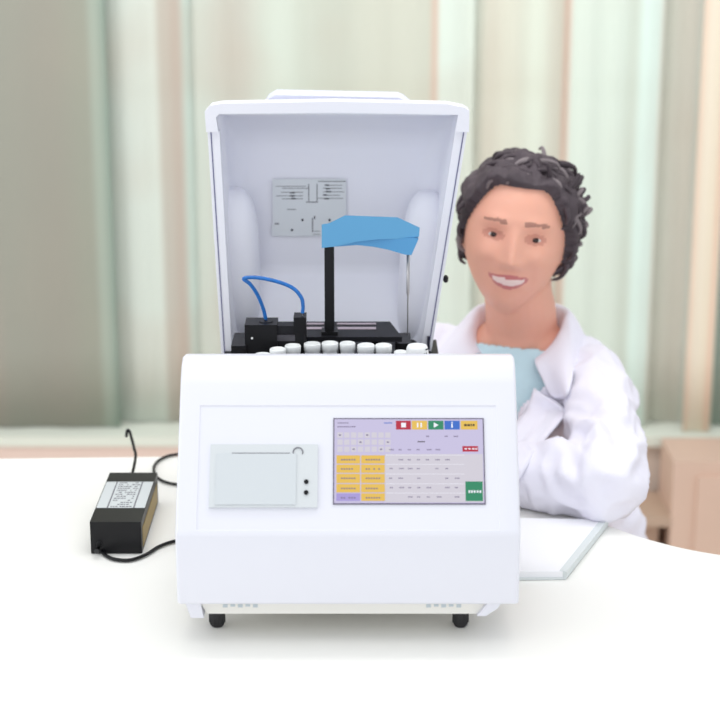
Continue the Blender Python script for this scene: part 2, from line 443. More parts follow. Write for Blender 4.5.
# printed label on the lid's inner wall
YB = 2.2325
def lab(bm, x0, y0, x1, y1, yy=YB, t=.0004, mi=0):
    a = at_y(x0, y1, yy); b = at_y(x1, y0, yy); box(bm, a.x, b.x, yy-t, yy, a.z, b.z, mi)
bm = bmesh.new(); lab(bm, 273, 179, 346, 225); lab(bm, 272, 225, 322, 236)
lb = link('instruction_label', bm, M_paperlab, lid)
bm = bmesh.new(); L = lambda *a, **k: lab(bm, *a, yy=YB-.0004, t=.0002, **k)
for i, (y, x0, x1) in enumerate(((186, 276, 306), (188, 282, 309), (192, 281, 303), (195.5, 276, 303), (198.5, 282, 303))): L(x0, y, x1, y+.6)
for y, x0, x1 in ((185, 326, 342), (188, 323, 342), (191.5, 323, 344), (195, 325, 340), (198, 318, 343)): L(x0, y, x1, y+.6)
for x in (308.3, 316.7): L(x, 184, x+.8, 201)
L(306, 201.5, 318, 202.5); L(318, 181, 346, 181.8); L(287, 209, 296, 209.8); L(275, 223, 279, 224.5); L(312, 218, 313, 232); L(313, 231, 320, 231.6); L(313, 234, 320, 234.6)
for x, y, w in ((290, 192, 5), (290, 195.2, 5), (291, 198, 5), (325, 184.5, 4), (326, 188, 4), (326, 191, 5), (323, 194.3, 4), (324, 198, 5)): L(x, y, x+w, y+1.3, mi=1)
L(314, 216, 315.2, 219, mi=1)
link('printed_diagram', bm, [M_grey, M_ink], lb)
for x, y in ((302.5, 220), (292, 230), (329.5, 220)):
    bm = bmesh.new(); p = at_y(x, y, YB-.0006); cyl(bm, p, .0016, .001, 14, axis='y'); link('screw', bm, M_ink, lb)

# ------------------------------------------------------------------ deck fittings
DZ = .205
# black rack plate with slots
zp = .246
bL, bR = at_z(262, 321.5, zp), at_z(390, 321.5, zp)
fl, fr = at_z(262, 337, zp), at_z(402, 337, zp)
bm = bmesh.new()
prism(bm, [(bL.x, bL.y), (bR.x, bR.y), (fr.x, fr.y), (fl.x, fl.y)], 'z', zp-.006, zp); bev(bm, .001, 2)
rk = link('rack_plate', bm, M_blackm, an)
bm = bmesh.new()
for x0, x1 in ((296, 324), (337, 376)):
    for y0, y1 in ((322.8, 324.2), (327.0, 329.0)):
        a = at_z(x0, y1, zp+.0005); b = at_z(x1, y0, zp+.0005); box(bm, a.x, b.x, a.y, b.y, zp-.002, zp+.0006)
link('guide_rails', bm, mat('pinkish_steel', rgb(196, 180, 190), .45, .3), rk)
bm = bmesh.new()
for x in (-.105, -.02, .02):
    bm = bmesh.new(); box(bm, x-.006, x+.006, bL.y-.02, bL.y-.008, DZ-.002, zp-.005)
    link('rack_support', bm, M_blackm, rk)
# small shelf to the right of the rack
a, b = at_z(398, 344, .225), at_z(411, 350, .225)
bevbox('side_bracket', (a.x-.004, b.x, b.y-.01, a.y+.012, DZ-.001, .236), M_black, an, .003)
# pump block on the left, with valve heads
def blk(px0, py0, px1, y0, y1, z0, top=None):
    a = at_y(px0, py0, y0); b = at_y(px1, py0, y0)
    return (a.x, b.x, y0, y1, z0, a.z)
pb = bevbox('pump_block', blk(244.5, 325, 277, 1.995, 2.030, DZ-.001), M_black, an, .0015)
bm = bmesh.new(); p = at_y(252, 338, 1.995); cyl(bm, (p.x, 1.9945, p.z), .0013, .002, 12, axis='y'); link('screw', bm, M_cup, pb)
bm = bmesh.new(); p = at_y(266, 321.5, 2.012); cyl(bm, (p.x, 2.012, p.z-.006), .0105, .014, 24, r2=.0085); link('valve_cap', bm, M_black, pb, True).data.set_sharp_from_angle(angle=.6)
bevbox('left_bracket', blk(231, 346, 246, 1.99, 2.05, DZ-.001), M_black, an, .002)
vb_ = bevbox('valve_block', blk(293.5, 317.5, 306, 1.998, 2.022, DZ-.001), M_black, an, .002)
bm = bmesh.new(); p = at_y(299, 317, 2.01); cyl(bm, (p.x-.001, 2.01, p.z-.001), .005, .006, 16); link('valve_knob', bm, M_black, vb_)
sb = bevbox('syringe_bar', blk(272, 326, 296, 1.999, 2.018, DZ+.02), M_blackm, an, .0015)
bm = bmesh.new(); a = at_y(275, 341, 1.997); b = at_y(295, 335, 1.997); box(bm, a.x, b.x, 1.9965, 2.0, a.z, b.z); link('syringe_plate', bm, mat('dark_grey_metal', rgb(82, 80, 86), .4, .5), sb)
# blue tube loop
yt = 2.014
tp = [at_y(266, 320, yt), at_y(263, 308, yt-.002), at_y(257, 294, yt-.008), at_y(250, 284, yt-.015), at_y(243.8, 278.6, yt-.018), at_y(256, 277.5, yt-.015), at_y(275, 281, yt-.012), at_y(292, 287.5, yt-.008),
      at_y(301, 297, yt-.008), at_y(303, 306, yt-.008), at_y(302.5, 313, yt-.008)]
bm = bmesh.new(); tube(bm, tp, .0023, 10, 8)
tb = link('blue_tube', bm, M_tube, an)
bm = bmesh.new(); tube(bm, [at_y(302.6, 310, yt-.008), at_y(302.4, 319, yt-.008)], .0016, 10, 1); link('tube_fitting', bm, M_cup, tb)
# sampling arm
x0 = at_y(324.7, 300, 2.05).x; x1 = at_y(334.3, 300, 2.05).x
ztp = at_y(330, 244, 2.05).z
sa = bevbox('arm_post', (x0, x1, 2.045, 2.057, DZ, ztp), M_black, an, .002)
bm = bmesh.new(); box(bm, x0-.004, x1+.004, 2.040, 2.062, DZ, zp+.004); bev(bm, .001, 2); link('post_foot', bm, M_black, sa)
up_ = [(321.7, 224.5), (329.5, 223), (345, 215.3), (397.5, 217.3), (420, 229), (419.3, 238), (410.5, 240), (378, 239.3), (358, 241.5), (335, 246.5), (321.7, 248)]
lo_ = [(326, 238), (414, 238), (418.5, 239), (411.5, 255), (405, 254.6), (388, 249.6), (374, 246.8), (357, 245), (335, 246.6), (326, 247)]
bm = bmesh.new(); q = [at_y(a, b, 2.025) for a, b in up_]
prism(bm, [(p.x, p.z) for p in q], 'y', 2.025, 2.072)
for v in bm.verts:                                    # rounder nose at the free end, narrower to the back
    if v.co.x > q[3].x+.004: v.co.y = 2.033 if v.co.y < 2.05 else 2.064
for v in bm.verts:
    if v.co.y > 2.045 and v.co.z > q[7].z+.004: v.co.z -= .010
bev(bm, .0022, 3, 20)
ah = link('arm_head', bm, M_blue, sa, True); ah.data.set_sharp_from_angle(angle=math.radians(35))
bm = bmesh.new(); q = [at_y(a, b, 2.030) for a, b in lo_]
prism(bm, [(p.x, p.z) for p in q], 'y', 2.0295, 2.068); bev(bm, .0012, 2, 30)
link('arm_underside', bm, M_blue2, ah)
px_ = at_y(408, 280, 2.045).x; pz0 = at_y(408, 252, 2.045).z; pz1 = at_y(408, 293, 2.045).z; pz2 = at_y(407.5, 336, 2.045).z
bm = bmesh.new(); lathe(bm, (px_, 2.045, 0), [(.0006, pz2), (.0009, pz1-.004), (.0019, pz1), (.0019, pz0+.004)], 14); link('probe_needle', bm, M_steel, sa)
# carousel
cc = Vector((at_y(328, 345, 2.0).x, 1.975-.062, 0)); CR = .084
bm = bmesh.new(); lathe(bm, (cc.x, cc.y+.0, DZ), [(.092, -.004), (.096, 0), (.096, .014), (.094, .016), (.072, .016), (.070, .018), (.0, .018)][:6], 64)
# keep the disc clear of the cover
ca = link('sample_carousel', bm, M_black, an)
# trim ring colour
bm = bmesh.new()
ring = [Vector((cc.x+.070*math.cos(a), cc.y+.070*math.sin(a), DZ+.0185)) for a in [math.radians(d) for d in range(0, 361, 6)]]
tube(bm, ring, .0012, 6, 1); link('carousel_ring', bm, mat('dark_blue_ring', rgb(40, 44, 110), .4), ca)

# ------------------------------------------------------------------ cups standing in the carousel
cup_px = [(263, 352.5), (278, 347), (293, 343.6), (312.3, 341.6), (330, 341), (347.5, 341.2), (366, 343), (383.5, 343.2), (400.5, 350)]
cup_lab = ['white sample cup at the left end of the arc, sunk lowest below the pump block',
           'white sample cup in front of the left pump block, second from left',
           'white sample cup just below the syringe bar, third from the left',
           'white sample cup between the valve block and the black post',
           'white sample cup directly in front of the black arm post',
           'white sample cup first to the right of the black post',
           'wide low white sample cup second to the right of the black post',
           'tall white sample cup standing out third to the right of the black post',
           'small white sample cup at the right end beside the dotted bottle']
proto_me = {}
for i, (px, py) in enumerate(cup_px):
    zt = .249 if i not in (0, 8) else .246
    p = at_z(px, py, zt)
    r = (.0096, .0094, .0094, .0098, .0098, .0092, .0102, .0098, .0076)[i]
    bm = bmesh.new()
    h = .032
    lathe(bm, (p.x, p.y-r*.7, zt-h), [(r*.8, 0), (r*.9, h-.012), (r*.94, h-.009), (r, h-.0085), (r*1.02, h-.001), (r*.95, h), (r*.78, h), (r*.74, h-.004)], 28)
    o = link('sample_cup', bm, M_cup)
    tag(o, cup_lab[i], 'cup', 'white sample cups in the analyzer carousel')
p = at_z(417, 343, .256)
bt_ = thing('reagent_bottle', (p.x, p.y-.008, DZ), 'wider white bottle with a column of black dots, inside the analyzer at the right', 'bottle')
bm = bmesh.new(); lathe(bm, (p.x, p.y-.010, DZ), [(.0125, 0), (.0133, .002), (.0133, .042), (.0125, .048), (.011, .051)], 32); link('bottle_body', bm, M_cup, bt_)
bm = bmesh.new()
for k in range(7):
    z = DZ+.048-k*.0045
    for a in (-38, -52 if k % 2 else -24):
        a = math.radians(a); R_ = .0134 if z < DZ+.043 else .0129
        ellipsoid(bm, (p.x+R_*math.cos(a), p.y-.010+R_*math.sin(a), z), (.0009, .0009, .0009), 8, 6)
link('dots', bm, M_black, bt_)

# ------------------------------------------------------------------ power adapter
ad = thing('power_adapter', (-.292, 2.05, 0), 'black power adapter brick with silver rating label lying left of the machine', 'power adapter')
ax0, ax1, ay0, ay1, az = -.3215, -.2605, 1.948, 2.122, .041
bevbox('housing', (ax0, ax1, ay0, ay1, .001, az), M_black, ad, .0025)
bm = bmesh.new(); box(bm, ax1-.0002, ax1+.0006, ay0+.01, ay1-.012, .006, .030); link('side_strip', bm, M_gold, ad)
ly0, ly1 = at_z(110, 508, az).y, at_z(110, 482, az).y
bm = bmesh.new(); box(bm, ax0+.001, ax1-.001, ly0, ly1, az-.0005, az+.0004); al = link('rating_label', bm, M_silver, ad)
bm = bmesh.new()
for x in (ax0+.0145, ax1-.0145): box(bm, x-.0008, x+.0008, ly0, ly1, az+.0003, az+.0007)
random.seed(3)
for r in range(13):
    y = ly0+.004+r*(ly1-ly0-.008)/12
    x = ax0+.018
    while x < ax1-.019:
        w = random.uniform(.001, .004)
        if random.random() < .62: box(bm, x, x+w, y-.0014, y+.0014, az+.0003, az+.0006)
        x += w+.0008
link('label_print', bm, M_grey, al)
# front strain relief and cord to the machine
xs = ax0+.010
bm = bmesh.new(); tube(bm, [(xs, ay0+.002, .013), (xs-.001, ay0-.016, .010)], lambda t: .0048-.0016*t, 12, 1); link('strain_relief', bm, M_rubber, ad)
cp = [(xs-.001, ay0-.012, .010), at_z(100, 547, .006), at_z(104, 554, .003), at_z(114, 559, .003), at_z(130, 560, .003), at_z(146, 554.5, .003), at_z(160, 546, .003), at_z(178, 540.5, .003), at_z(200, 539, .004), (-.176, 2.0, .02)]
cp = [Vector(c) for c in cp]; cp[-1] = Vector((-.165, cp[-2].y+.004, .015))
bm = bmesh.new(); tube(bm, cp, .0021, 10, 8); link('cord', bm, M_black, ad)
bm = bmesh.new()
bt0 = Vector((at_z(135, 470, .02).x, ay1-.002, .018))
tube(bm, [bt0, bt0+Vector((.0, .022, .001))], lambda t: .0055-.0015*t, 12, 1); link('plug', bm, M_rubber, ad)
bp = [bt0+Vector((0, .018, .001)), at_y(135.5, 458, 2.20), at_y(134, 448, 2.22), at_y(131.5, 438, 2.24), at_y(129.5, 431.5, 2.25), at_y(127.3, 430.5, 2.25), at_y(126.3, 437, 2.245)]
bm = bmesh.new(); tube(bm, bp, .0020, 10, 8); link('input_cord', bm, M_black, ad)
# separate loop of cable
lp = [(-.150, 2.21, .03), at_z(196, 452, .004), at_z(180, 454, .003), at_z(168, 456, .003), at_z(158, 461, .003), at_z(153.8, 468, .003), at_z(156, 476, .003), at_z(164, 481.5, .003), at_z(178, 484.5, .003), at_z(196, 486, .003), (-.165, 2.13, .02)]
bm = bmesh.new(); tube(bm, lp, .0020, 10, 8); o = link('power_cable', bm, M_black)
tag(o, 'thin black cable looping out of the machine\'s left side beside the adapter', 'cable')

# ------------------------------------------------------------------ paper pad
ph = .010
A = at_z(566, 572, ph); B = at_z(608, 519, ph); C = at_z(440, 577, ph)
dirx = Vector((1, .0, 0))
nb = thing('paper_pad', (.2, 2.0, 0), 'flat white paper pad on the desk under the white sleeve, right of the machine', 'paper pad')
pts_ = [(.172, A.y-.002), (A.x, A.y), (B.x, B.y), (.172, B.y+.006)]
bm = bmesh.new(); prism(bm, pts_, 'z', .0005, .003); bev(bm, .0006, 1); link('back_cover', bm, M_pageedge, nb)
ins = .002
pts2 = [(.174, A.y+.001), (A.x-.003, A.y+.0015), (B.x-.0045, B.y-.001), (.174, B.y+.004)]
bm = bmesh.new(); prism(bm, pts2, 'z', .003, ph); bev(bm, .0008, 2); link('page_block', bm, M_paper, nb)
d = (B-A).normalized(); n = Vector((d.y, -d.x, 0))
bm = bmesh.new()
q = [A+n*.0008, B+n*.0008, B-n*.0078-d*.002, A-n*.0078]
prism(bm, [(v.x, v.y) for v in q], 'z', .003, ph+.0006); bev(bm, .0006, 1); link('binding_strip', bm, M_pageedge, nb)

# ------------------------------------------------------------------ person
pr = thing('person', (.24, 2.45, -T), 'smiling person with short dark grey hair in white lab coat and pale blue blouse', 'person')
def G(a, b): return math.exp(-(a*a+b*b))
HC = at_y(516, 230, 2.34)
HR = Euler((math.radians(-4), math.radians(7), math.radians(-7))).to_matrix()
HS = .96
def head_pt(p):                                    # unit sphere direction -> head surface, face towards -y
    x, y, z = p.x*.074, p.y*.094, p.z*.112
    if z < 0:
        t = -z/.112
        x *= 1-.30*t**2.2; z *= 1+.07*t
        if y > 0: y *= 1-.35*t
        else: y *= 1-.10*t**3
    else:
        x *= 1+.02*math.sin(z/.112*math.pi); z *= .90
    f = max(0, min(1, (-y-.02)/.04))               # front mask
    dy = 0
    zr = max(0, min(1, (.018-z)/.052)) if z > -.034 else max(0, 1-(-.034-z)/.012)
    dy -= .028*math.exp(-(x/.0105)**2)*zr
    for s in (-1, 1):
        dy -= .008*G((x-s*.0125)/.008, (z+.035)/.008)
        dy += .011*G((x-s*.028)/.015, (z-.001)/.011)
        dy -= .005*G((x-s*.030)/.022, (z-.022)/.008)
        dy -= .010*G((x-s*.038)/.018, (z+.030)/.016)
        dy += .004*G((x-s*.029)/.006, (z+.050)/.016)
    zc_ = -.060+9*x*x
    dy -= .006*math.exp(-(x/.026)**4)*math.exp(-((z-zc_)/.010)**2)
    dy += .003*math.exp(-(x/.02)**4)*math.exp(-((z+.076)/.006)**2)
    dy -= .008*G(x/.022, (z+.100)/.014)
    return Vector((x, y+dy*f, z))
def W_head(p): return HC + HR @ (p*HS)

bm = bmesh.new()
for v in ellipsoid(bm, (0, 0, 0), (1, 1, 1), 96, 72): v.co = W_head(head_pt(v.co.normalized()))
for s in (-1, 1):
    for v in ellipsoid(bm, (s*.074, .004, -.012), (.007, .017, .030), 20, 16): v.co = W_head(v.co)
def loft(bm, rings, seg=40, cap=True):
    R_ = []
    for c, rx, ry, yaw, e in rings:
        row = []
        for k in range(seg):
            a = 2*math.pi*k/seg; f = lambda t: math.copysign(abs(t)**e, t)
            q = Vector((rx*f(math.cos(a)), ry*f(math.sin(a)), 0)); q = Matrix.Rotation(yaw, 3, 'Z') @ q
            row.append(bm.verts.new(Vector(c)+q))
        R_.append(row)
    for A_, B_ in zip(R_, R_[1:]):
        for k in range(seg): bm.faces.new((A_[k], A_[(k+1) % seg], B_[(k+1) % seg], B_[k]))
    bm.faces.new(R_[0][::-1]); bm.faces.new(R_[-1])
YAW = math.radians(22)*-1
NB = Vector((.229, 2.385, .155))                   # neck base
def lo(extra=0.0, shoulder=True):
    e = extra
    return [((.265, 2.47, -.36), .155+e, .115+e, YAW, .85), ((.262, 2.465, -.28), .160+e, .115+e, YAW, .85), ((.250, 2.44, -.18), .145+e, .098+e, YAW, .85),
            ((.238, 2.415, -.08), .142+e, .098+e, YAW, .85), ((.230, 2.40, .00), .150+e, .104+e, YAW, .82), ((.226, 2.395, .06), .158+e, .100+e, YAW, .80),
            ((.225, 2.395, .105), .150+e, .082+e, YAW, .82), ((.226, 2.395, .135), .112+e, .066+e, YAW, .9), ((.228, 2.392, .158), .074+e, .055+e, YAW, 1), ((.228, 2.390, .172), .056+e, .050+e, YAW, 1)]
SL = Vector((.316, 2.325, .098)); SR = Vector((.105, 2.435, .098))
EL = Vector((.302, 2.065, .042)); ER = Vector((.075, 2.345, .030))
WL = Vector((.168, 2.145, .036)); WR = Vector((.175, 2.235, .032))
def limb(bm, pts_, rr, seg=24, n=6, ov=0):
    P = catmull(pts_, n); N = len(rr)-1
    def rad(t):
        s = t*N; i = min(int(s), N-1); u = s-i; u = u*u*(3-2*u); return rr[i]*(1-u)+rr[i+1]*u + ov
    tube(bm, P, rad, seg, 1)
# skin body: torso, neck, arms
loft(bm, lo(-.012))
limb(bm, [NB+Vector((0, .01, -.05)), NB+Vector((-.002, .0, .02)), HC+Vector((.006, .020, -.085)), HC+Vector((.002, .018, -.02))], [.060, .050, .047, .050])
for Sh, El, Wr, md in ((SL, EL, WL, Vector((.316, 2.18, .070))), (SR, ER, WR, Vector((.082, 2.40, .07)))):
    limb(bm, [Sh, md, El], [.040, .034, .028]); limb(bm, [El, (El+Wr)/2, Wr], [.024, .024, .020])
# hands folded behind the machine: palm and five fingers each
def hand(bm, Wr, d, side, up=Vector((0, 0, 1))):
    d = d.normalized(); s = d.cross(up).normalized()*side     # s points to the thumb side
    lens = (.062, .072, .068, .054)
    palm = [Wr-d*.01, Wr+d*.03, Wr+d*.075]
    for k in range(4):
        o = s*(.028-.0185*k)
        limb(bm, [Wr+s*(.010-.007*k), Wr+d*.04+o*.8, Wr+d*.082+o], [.013, .013, .0105], 12, 4)
    for k, L_ in enumerate(lens):
        o = s*(.030-.0200*k); b = Wr+d*.080+o
        limb(bm, [b, b+d*L_*.4+up*.004, b+d*L_*.75-up*.004, b+d*L_*.92-up*.016], [.0095, .0088, .0080, .0068], 12, 4)
    b = Wr+d*.022+s*.020
    limb(bm, [b-s*.01, b+s*.016+d*.02, b+s*.026+d*.045, b+s*.022+d*.066-up*.006], [.0125, .0115, .0098, .0080], 12, 4)
hand(bm, WL, Vector((-.12, .9, -.02)), -1, Vector((0, 0, 1)))
hand(bm, WR+Vector((0, 0, .0)), Vector((.75, -.35, -.02)), 1)
# thighs, shins and feet
for s, hx, kx in ((1, .33, .40), (-1, .19, .17)):
    hip = Vector((hx, 2.47, -.33)); kn = Vector((kx, 2.12, -.27)) if s > 0 else Vector((kx, 2.13, -.27))
    an_ = Vector((kx+.01, 2.16, -.67))
    limb(bm, [hip, (hip+kn)/2, kn], [.080, .072, .052]); limb(bm, [kn, (kn+an_)/2+Vector((0, .02, 0)), an_], [.052, .050, .034])
    limb(bm, [an_, an_+Vector((0, -.04, -.035)), an_+Vector((0, -.14, -.05))], [.036, .034, .026])
me = bpy.data.meshes.new('b'); bm.to_mesh(me); bm.free()
def remesh(me, vox, smooth=4):
    o = bpy.data.objects.new('tmp', me); COL.objects.link(o)
    m = o.modifiers.new('r', 'REMESH'); m.mode = 'VOXEL'; m.voxel_size = vox; m.adaptivity = 0
    if smooth:
        s = o.modifiers.new('s', 'SMOOTH'); s.factor = .5; s.iterations = smooth
    dg = bpy.context.evaluated_depsgraph_get(); dg.update()
    r = bpy.data.meshes.new_from_object(o.evaluated_get(dg))
    bpy.data.objects.remove(o); return r
bmesh_body = remesh(me, .0034, 2)
# colour regions of the face, in head space
HRi = HR.inverted()
bm = bmesh.new(); bm.from_mesh(bmesh_body)
for f in bm.faces:
    c = f.calc_center_median(); f.smooth = True; mi = 0
    if c.z < -.26: mi = 7
    p = HRi @ (c-HC)
    if p.length < .14 and p.y < -.04 and abs(p.x) < .06:
        zc_ = -.060+9*p.x*p.x
        if abs(p.x) < .027:
            w = max(0, 1-(p.x/.027)**2)
            if abs(p.z-zc_) < .0105*w+.001: mi = 1
            if abs(p.x) < .021 and abs(p.z-zc_) < .0052*w: mi = 2
        ax = abs(p.x)
        if .012 < ax < .044 and abs(p.z-(.0215-7*(ax-.028)**2)) < .0026: mi = 3
        if ((ax-.028)/.0155)**2+((p.z-.001)/.0075)**2 < 1: mi = 6
    f.material_index = mi
for s in (-1, 1):
    yy = head_pt(Vector((s*.028/.074, -math.sqrt(1-(.028/.074)**2), 0)).normalized()).y
    for v in ellipsoid(bm, (s*.028, yy+.0070, .000), (.0105, .0095, .0050), 20, 14, 4): v.co = W_head(v.co)
    for v in ellipsoid(bm, (s*.028, yy+.0040, .000), (.0070, .0082, .0050), 16, 12, 5): v.co = W_head(v.co)
body = link('body', bm, [M_skin, M_lip, M_teeth, M_brow, M_eye, M_iris, M_lid, M_trouser], pr, True)

# hair: sculpted cap and tufts
bm = bmesh.new()
def hairline(p):      # keep the face clear; p in head space (unit dir)
    d = p
    if d.y < 0:
        # height of hairline above the eyes as a function of azimuth
        az = abs(math.atan2(d.x, -d.y))      # 0 front, pi/2 side
        lim = .67 - .10*max(0, (az-.45)) if az < .70 else .645-1.25*(az-.70)
        return d.z > lim
    az = abs(math.atan2(d.x, -d.y))
    return d.z > (-.42-.35*(az-1.57)/1.57)
vs = ellipsoid(bm, (0, 0, 0), (1, 1, 1), 120, 84)
for v in vs:
    d = v.co.normalized(); keep = hairline(d)
    b = head_pt(d)
    n1 = noise.noise(d*3.2+Vector((3, 1, 7))); n2 = noise.noise(d*9)
    top = max(0, d.z)
    e = .004 + .006*top + .002*abs(d.x) + .008*max(0, d.x)*(1-.4*top) + .009*n1*(.4+top) + .006*n2
    e += .004*max(0, d.x)*max(0, 1-abs(d.z-.4)*1.5) + .012*max(0,-d.x)*max(0, 1-abs(d.z-.6)*2)
    v.co = b + d*e if keep else b - d*.02
bm.faces.ensure_lookup_table()
for f in bm.faces: f.smooth = True
for v in bm.verts: v.co = W_head(v.co)
random.seed(11)
for i in range(420):
    z = random.uniform(-.35, .98); a = random.uniform(0, 2*math.pi)
    r = math.sqrt(1-z*z); d = Vector((r*math.sin(a), -r*math.cos(a), z))
    if not hairline(d) or (d.y < -.1 and not hairline(Vector((d.x, d.y, d.z-.14)))): continue
    b = head_pt(d); top = max(0, d.z)
    e = .004+.006*top+.002*abs(d.x)+.008*max(0, d.x)*(1-.4*top)+.009*noise.noise(d*3.2+Vector((3, 1, 7)))*(.4+top)
    tang = d.cross(Vector((random.uniform(-.3, .3), -1, random.uniform(-.3, .3)))).normalized()*random.choice((-1, 1))
    down = (Vector((0, 0, -1))-d*(-d.z)); 
    dirn = (tang*.8+down*.9+Vector((random.uniform(-.4, .4),)*3)).normalized()
    P0 = b+d*(e-.006); L_ = random.uniform(.02, .036)
    P = [P0, P0+dirn*L_*.4+d*.004, P0+dirn*L_*.8+d*.002, P0+dirn*L_-d*.006]
    R0 = random.uniform(.003, .0055)
    tube(bm, [W_head(q) for q in P], lambda t: R0*(1-.75*t)+.0006, 7, 4, mi=1 if random.random() < .36 else 0)
link('hair', bm, [M_hair, M_hair2], pr)
# short hair at the nape seen beside the neck
bm = bmesh.new()
for i in range(26):
    b = Vector((random.uniform(.005, .058), .055, random.uniform(-.085, -.05)))
    tube(bm, [W_head(b), W_head(b+Vector((.006, -.004, -.02))), W_head(b+Vector((.006, -.01, -.045)))], lambda t: .0065*(1-.7*t), 7, 4)
link('nape_hair', bm, mat('dark_navy_hair', rgb(44, 44, 66), .6), pr)

# clothing
def cut(me, fn):
    b = bmesh.new(); b.from_mesh(me)
    bmesh.ops.delete(b, geom=[f for f in b.faces if fn(f.calc_center_median())], context='FACES'); return b
# blouse
bm = bmesh.new(); loft(bm, lo(-.004))
me = bpy.data.meshes.new('b'); bm.to_mesh(me); bm.free()
me = remesh(me, .005, 3)
PN = Vector((-math.sin(-YAW), -math.cos(YAW), 0)).normalized()      # chest direction
def chest(p):          # lateral coordinate across chest, and forwardness
    q = p-Vector((.228, 2.395, p.z)); lat = Vector((-PN.y, PN.x, 0)); return q.dot(lat), q.dot(PN)
bm = cut(me, lambda c: c.z > .156 - (.010 if chest(c)[1] > .02 else 0)*1 or c.z < -.2)
bl = link('blouse', bm, M_blouse, pr, True); bl.modifiers.new('s', 'SOLIDIFY').thickness = .003
VB = Vector((0, 0, 0))

def front_pt(lat, z, off=.0):       # point on the coat's front surface by ray casting
    o = Vector((.228, 2.395, z)) + Vector((-PN.y, PN.x, 0))*lat + PN*.4
    hit, loc, nn, idx = coat_tree.ray_cast(o, -PN)[0] is not None, *coat_tree.ray_cast(o, -PN)[:3]
    if loc is None: return o - PN*.3
    return loc + PN*off
# coat: torso + sleeves in one surface with cloth folds
bm = bmesh.new(); loft(bm, lo(.010))
limb(bm, [SL+Vector((-.03, .01, .0)), SL, Vector((.322, 2.20, .070)), EL+Vector((.006, -.002, .014))], [.048, .052, .046, .044])
limb(bm, [EL+Vector((.004, 0, .006)), EL+Vector((-.045, .030, .002)), (EL+WL)/2+Vector((-.01, .01, .000)), WL+Vector((.008, -.004, .001))], [.047, .046, .038, .035])
limb(bm, [SR+Vector((.03, 0, 0)), SR, Vector((.085, 2.395, .065)), ER+Vector((0, 0, .014))], [.050, .056, .052, .048])
limb(bm, [ER+Vector((0, 0, .012)), (ER+WR)/2+Vector((0, 0, .010)), WR+Vector((-.008, .002, .006))], [.048, .042, .035])
for q, r_ in ((EL+Vector((.002, -.002, .010)), .046), (SL, .052), (SR, .050), (ER+Vector((0, 0, .012)), .047)): ellipsoid(bm, q, (r_, r_, r_*.96))
# skirt of the coat flaring over the lap
loft(bm, [((.285, 2.44, -.36), .185, .150, YAW, .85), ((.275, 2.45, -.25), .175, .135, YAW, .85), ((.258, 2.445, -.12), .158, .112, YAW, .85)])
me = bpy.data.meshes.new('b'); bm.to_mesh(me); bm.free()
me = remesh(me, .0042, 6)
def seg_d(p, a, b):
    t = max(0, min(1, (p-a).dot(b-a)/(b-a).length_squared)); return (p-(a+(b-a)*t)).length, t
me.update()
NRM = [v.normal.copy() for v in me.vertices]
for v in me.vertices:
    p = v.co.copy(); d, t = seg_d(p, SL, EL); d2, t2 = seg_d(p, EL, WL)
    amt = .0016
    w1 = noise.noise(Vector((p.x*9, p.y*9, p.z*22)))*1.0
    fold = abs(noise.noise(Vector((p.x*17+p.z*10, p.y*13, p.z*20-p.x*9)))) + .4*abs(noise.noise(Vector((p.x*33-p.z*22, p.y*25, p.z*30+p.x*20))))
    near = max(0, 1-min((p-EL).length, (p-(EL+Vector((0, .06, .03)))).length)/.13)
    a_ = .0025+.0055*near
    if d < .09 or d2 < .07: a_ += .002
    v.co = p + NRM[v.index]*(max(-.5, .40-fold)*a_*3.4 + w1*amt)
    if v.co.z < .0025 and v.co.y < 2.2 and v.co.x < .33 and v.co.z > -.05 and (d2 < .08): v.co.z = .0025
from mathutils.bvhtree import BVHTree
bmt = bmesh.new(); bmt.from_mesh(me); coat_tree = BVHTree.FromBMesh(bmt); bmt.free()
VT, VBt = .150, -.055         # V opening from the collar to here
def in_v(c):
    lat, fw = chest(c)
    if fw < .01 or c.z < VBt: return c.z > .164
    w = .050*min(1, ((c.z-VBt)/(VT-VBt)))**.9 + (.030*min(1, max(0, (c.z-.075)/.04)))
    return abs(lat) < w or c.z > .164
bm = cut(me, in_v)
coat = link('lab_coat', bm, M_coat, pr, True); s = coat.modifiers.new('s', 'SOLIDIFY'); s.thickness = .003; s.offset = 0
# lapels
def lapel(side, pts_lz, name='lapel', off=.006, th_=.003, base=None):
    """pts in (lateral, z) chest coordinates; outline triangulated as a grid fan and draped over the coat"""
    inner, outer_ = pts_lz
    bm = bmesh.new(); rows_ = []
    N = 14; Mm = 8
    I = catmull([Vector((a, b, 0)) for a, b in inner], 5); O = catmull([Vector((a, b, 0)) for a, b in outer_], 5)
    samp = lambda P, t: P[min(int(t*(len(P)-1)), len(P)-2)].lerp(P[min(int(t*(len(P)-1)), len(P)-2)+1], t*(len(P)-1)-min(int(t*(len(P)-1)), len(P)-2))
    for i in range(N+1):
        a = samp(I, i/N); b = samp(O, i/N); row = []
        for j in range(Mm+1):
            q = a.lerp(b, j/Mm); p = front_pt(side*q.x, q.y, off+.005*math.sin(math.pi*j/Mm))
            row.append(bm.verts.new(p))
        rows_.append(row)
    for A_, B_ in zip(rows_, rows_[1:]):
        for j in range(Mm): bm.faces.new((A_[j], A_[j+1], B_[j+1], B_[j]))
    o = link(name, bm, M_coat, coat, True); s = o.modifiers.new('s', 'SOLIDIFY'); s.thickness = th_; s.offset = 0
    return o
for sd in (-1, 1):
    lapel(sd, ([(.050, .105), (.040, .06), (.022, .0), (-.002, -.062)], [(.100, .082), (.100, .060), (.060, -.010), (.006, -.070)]))
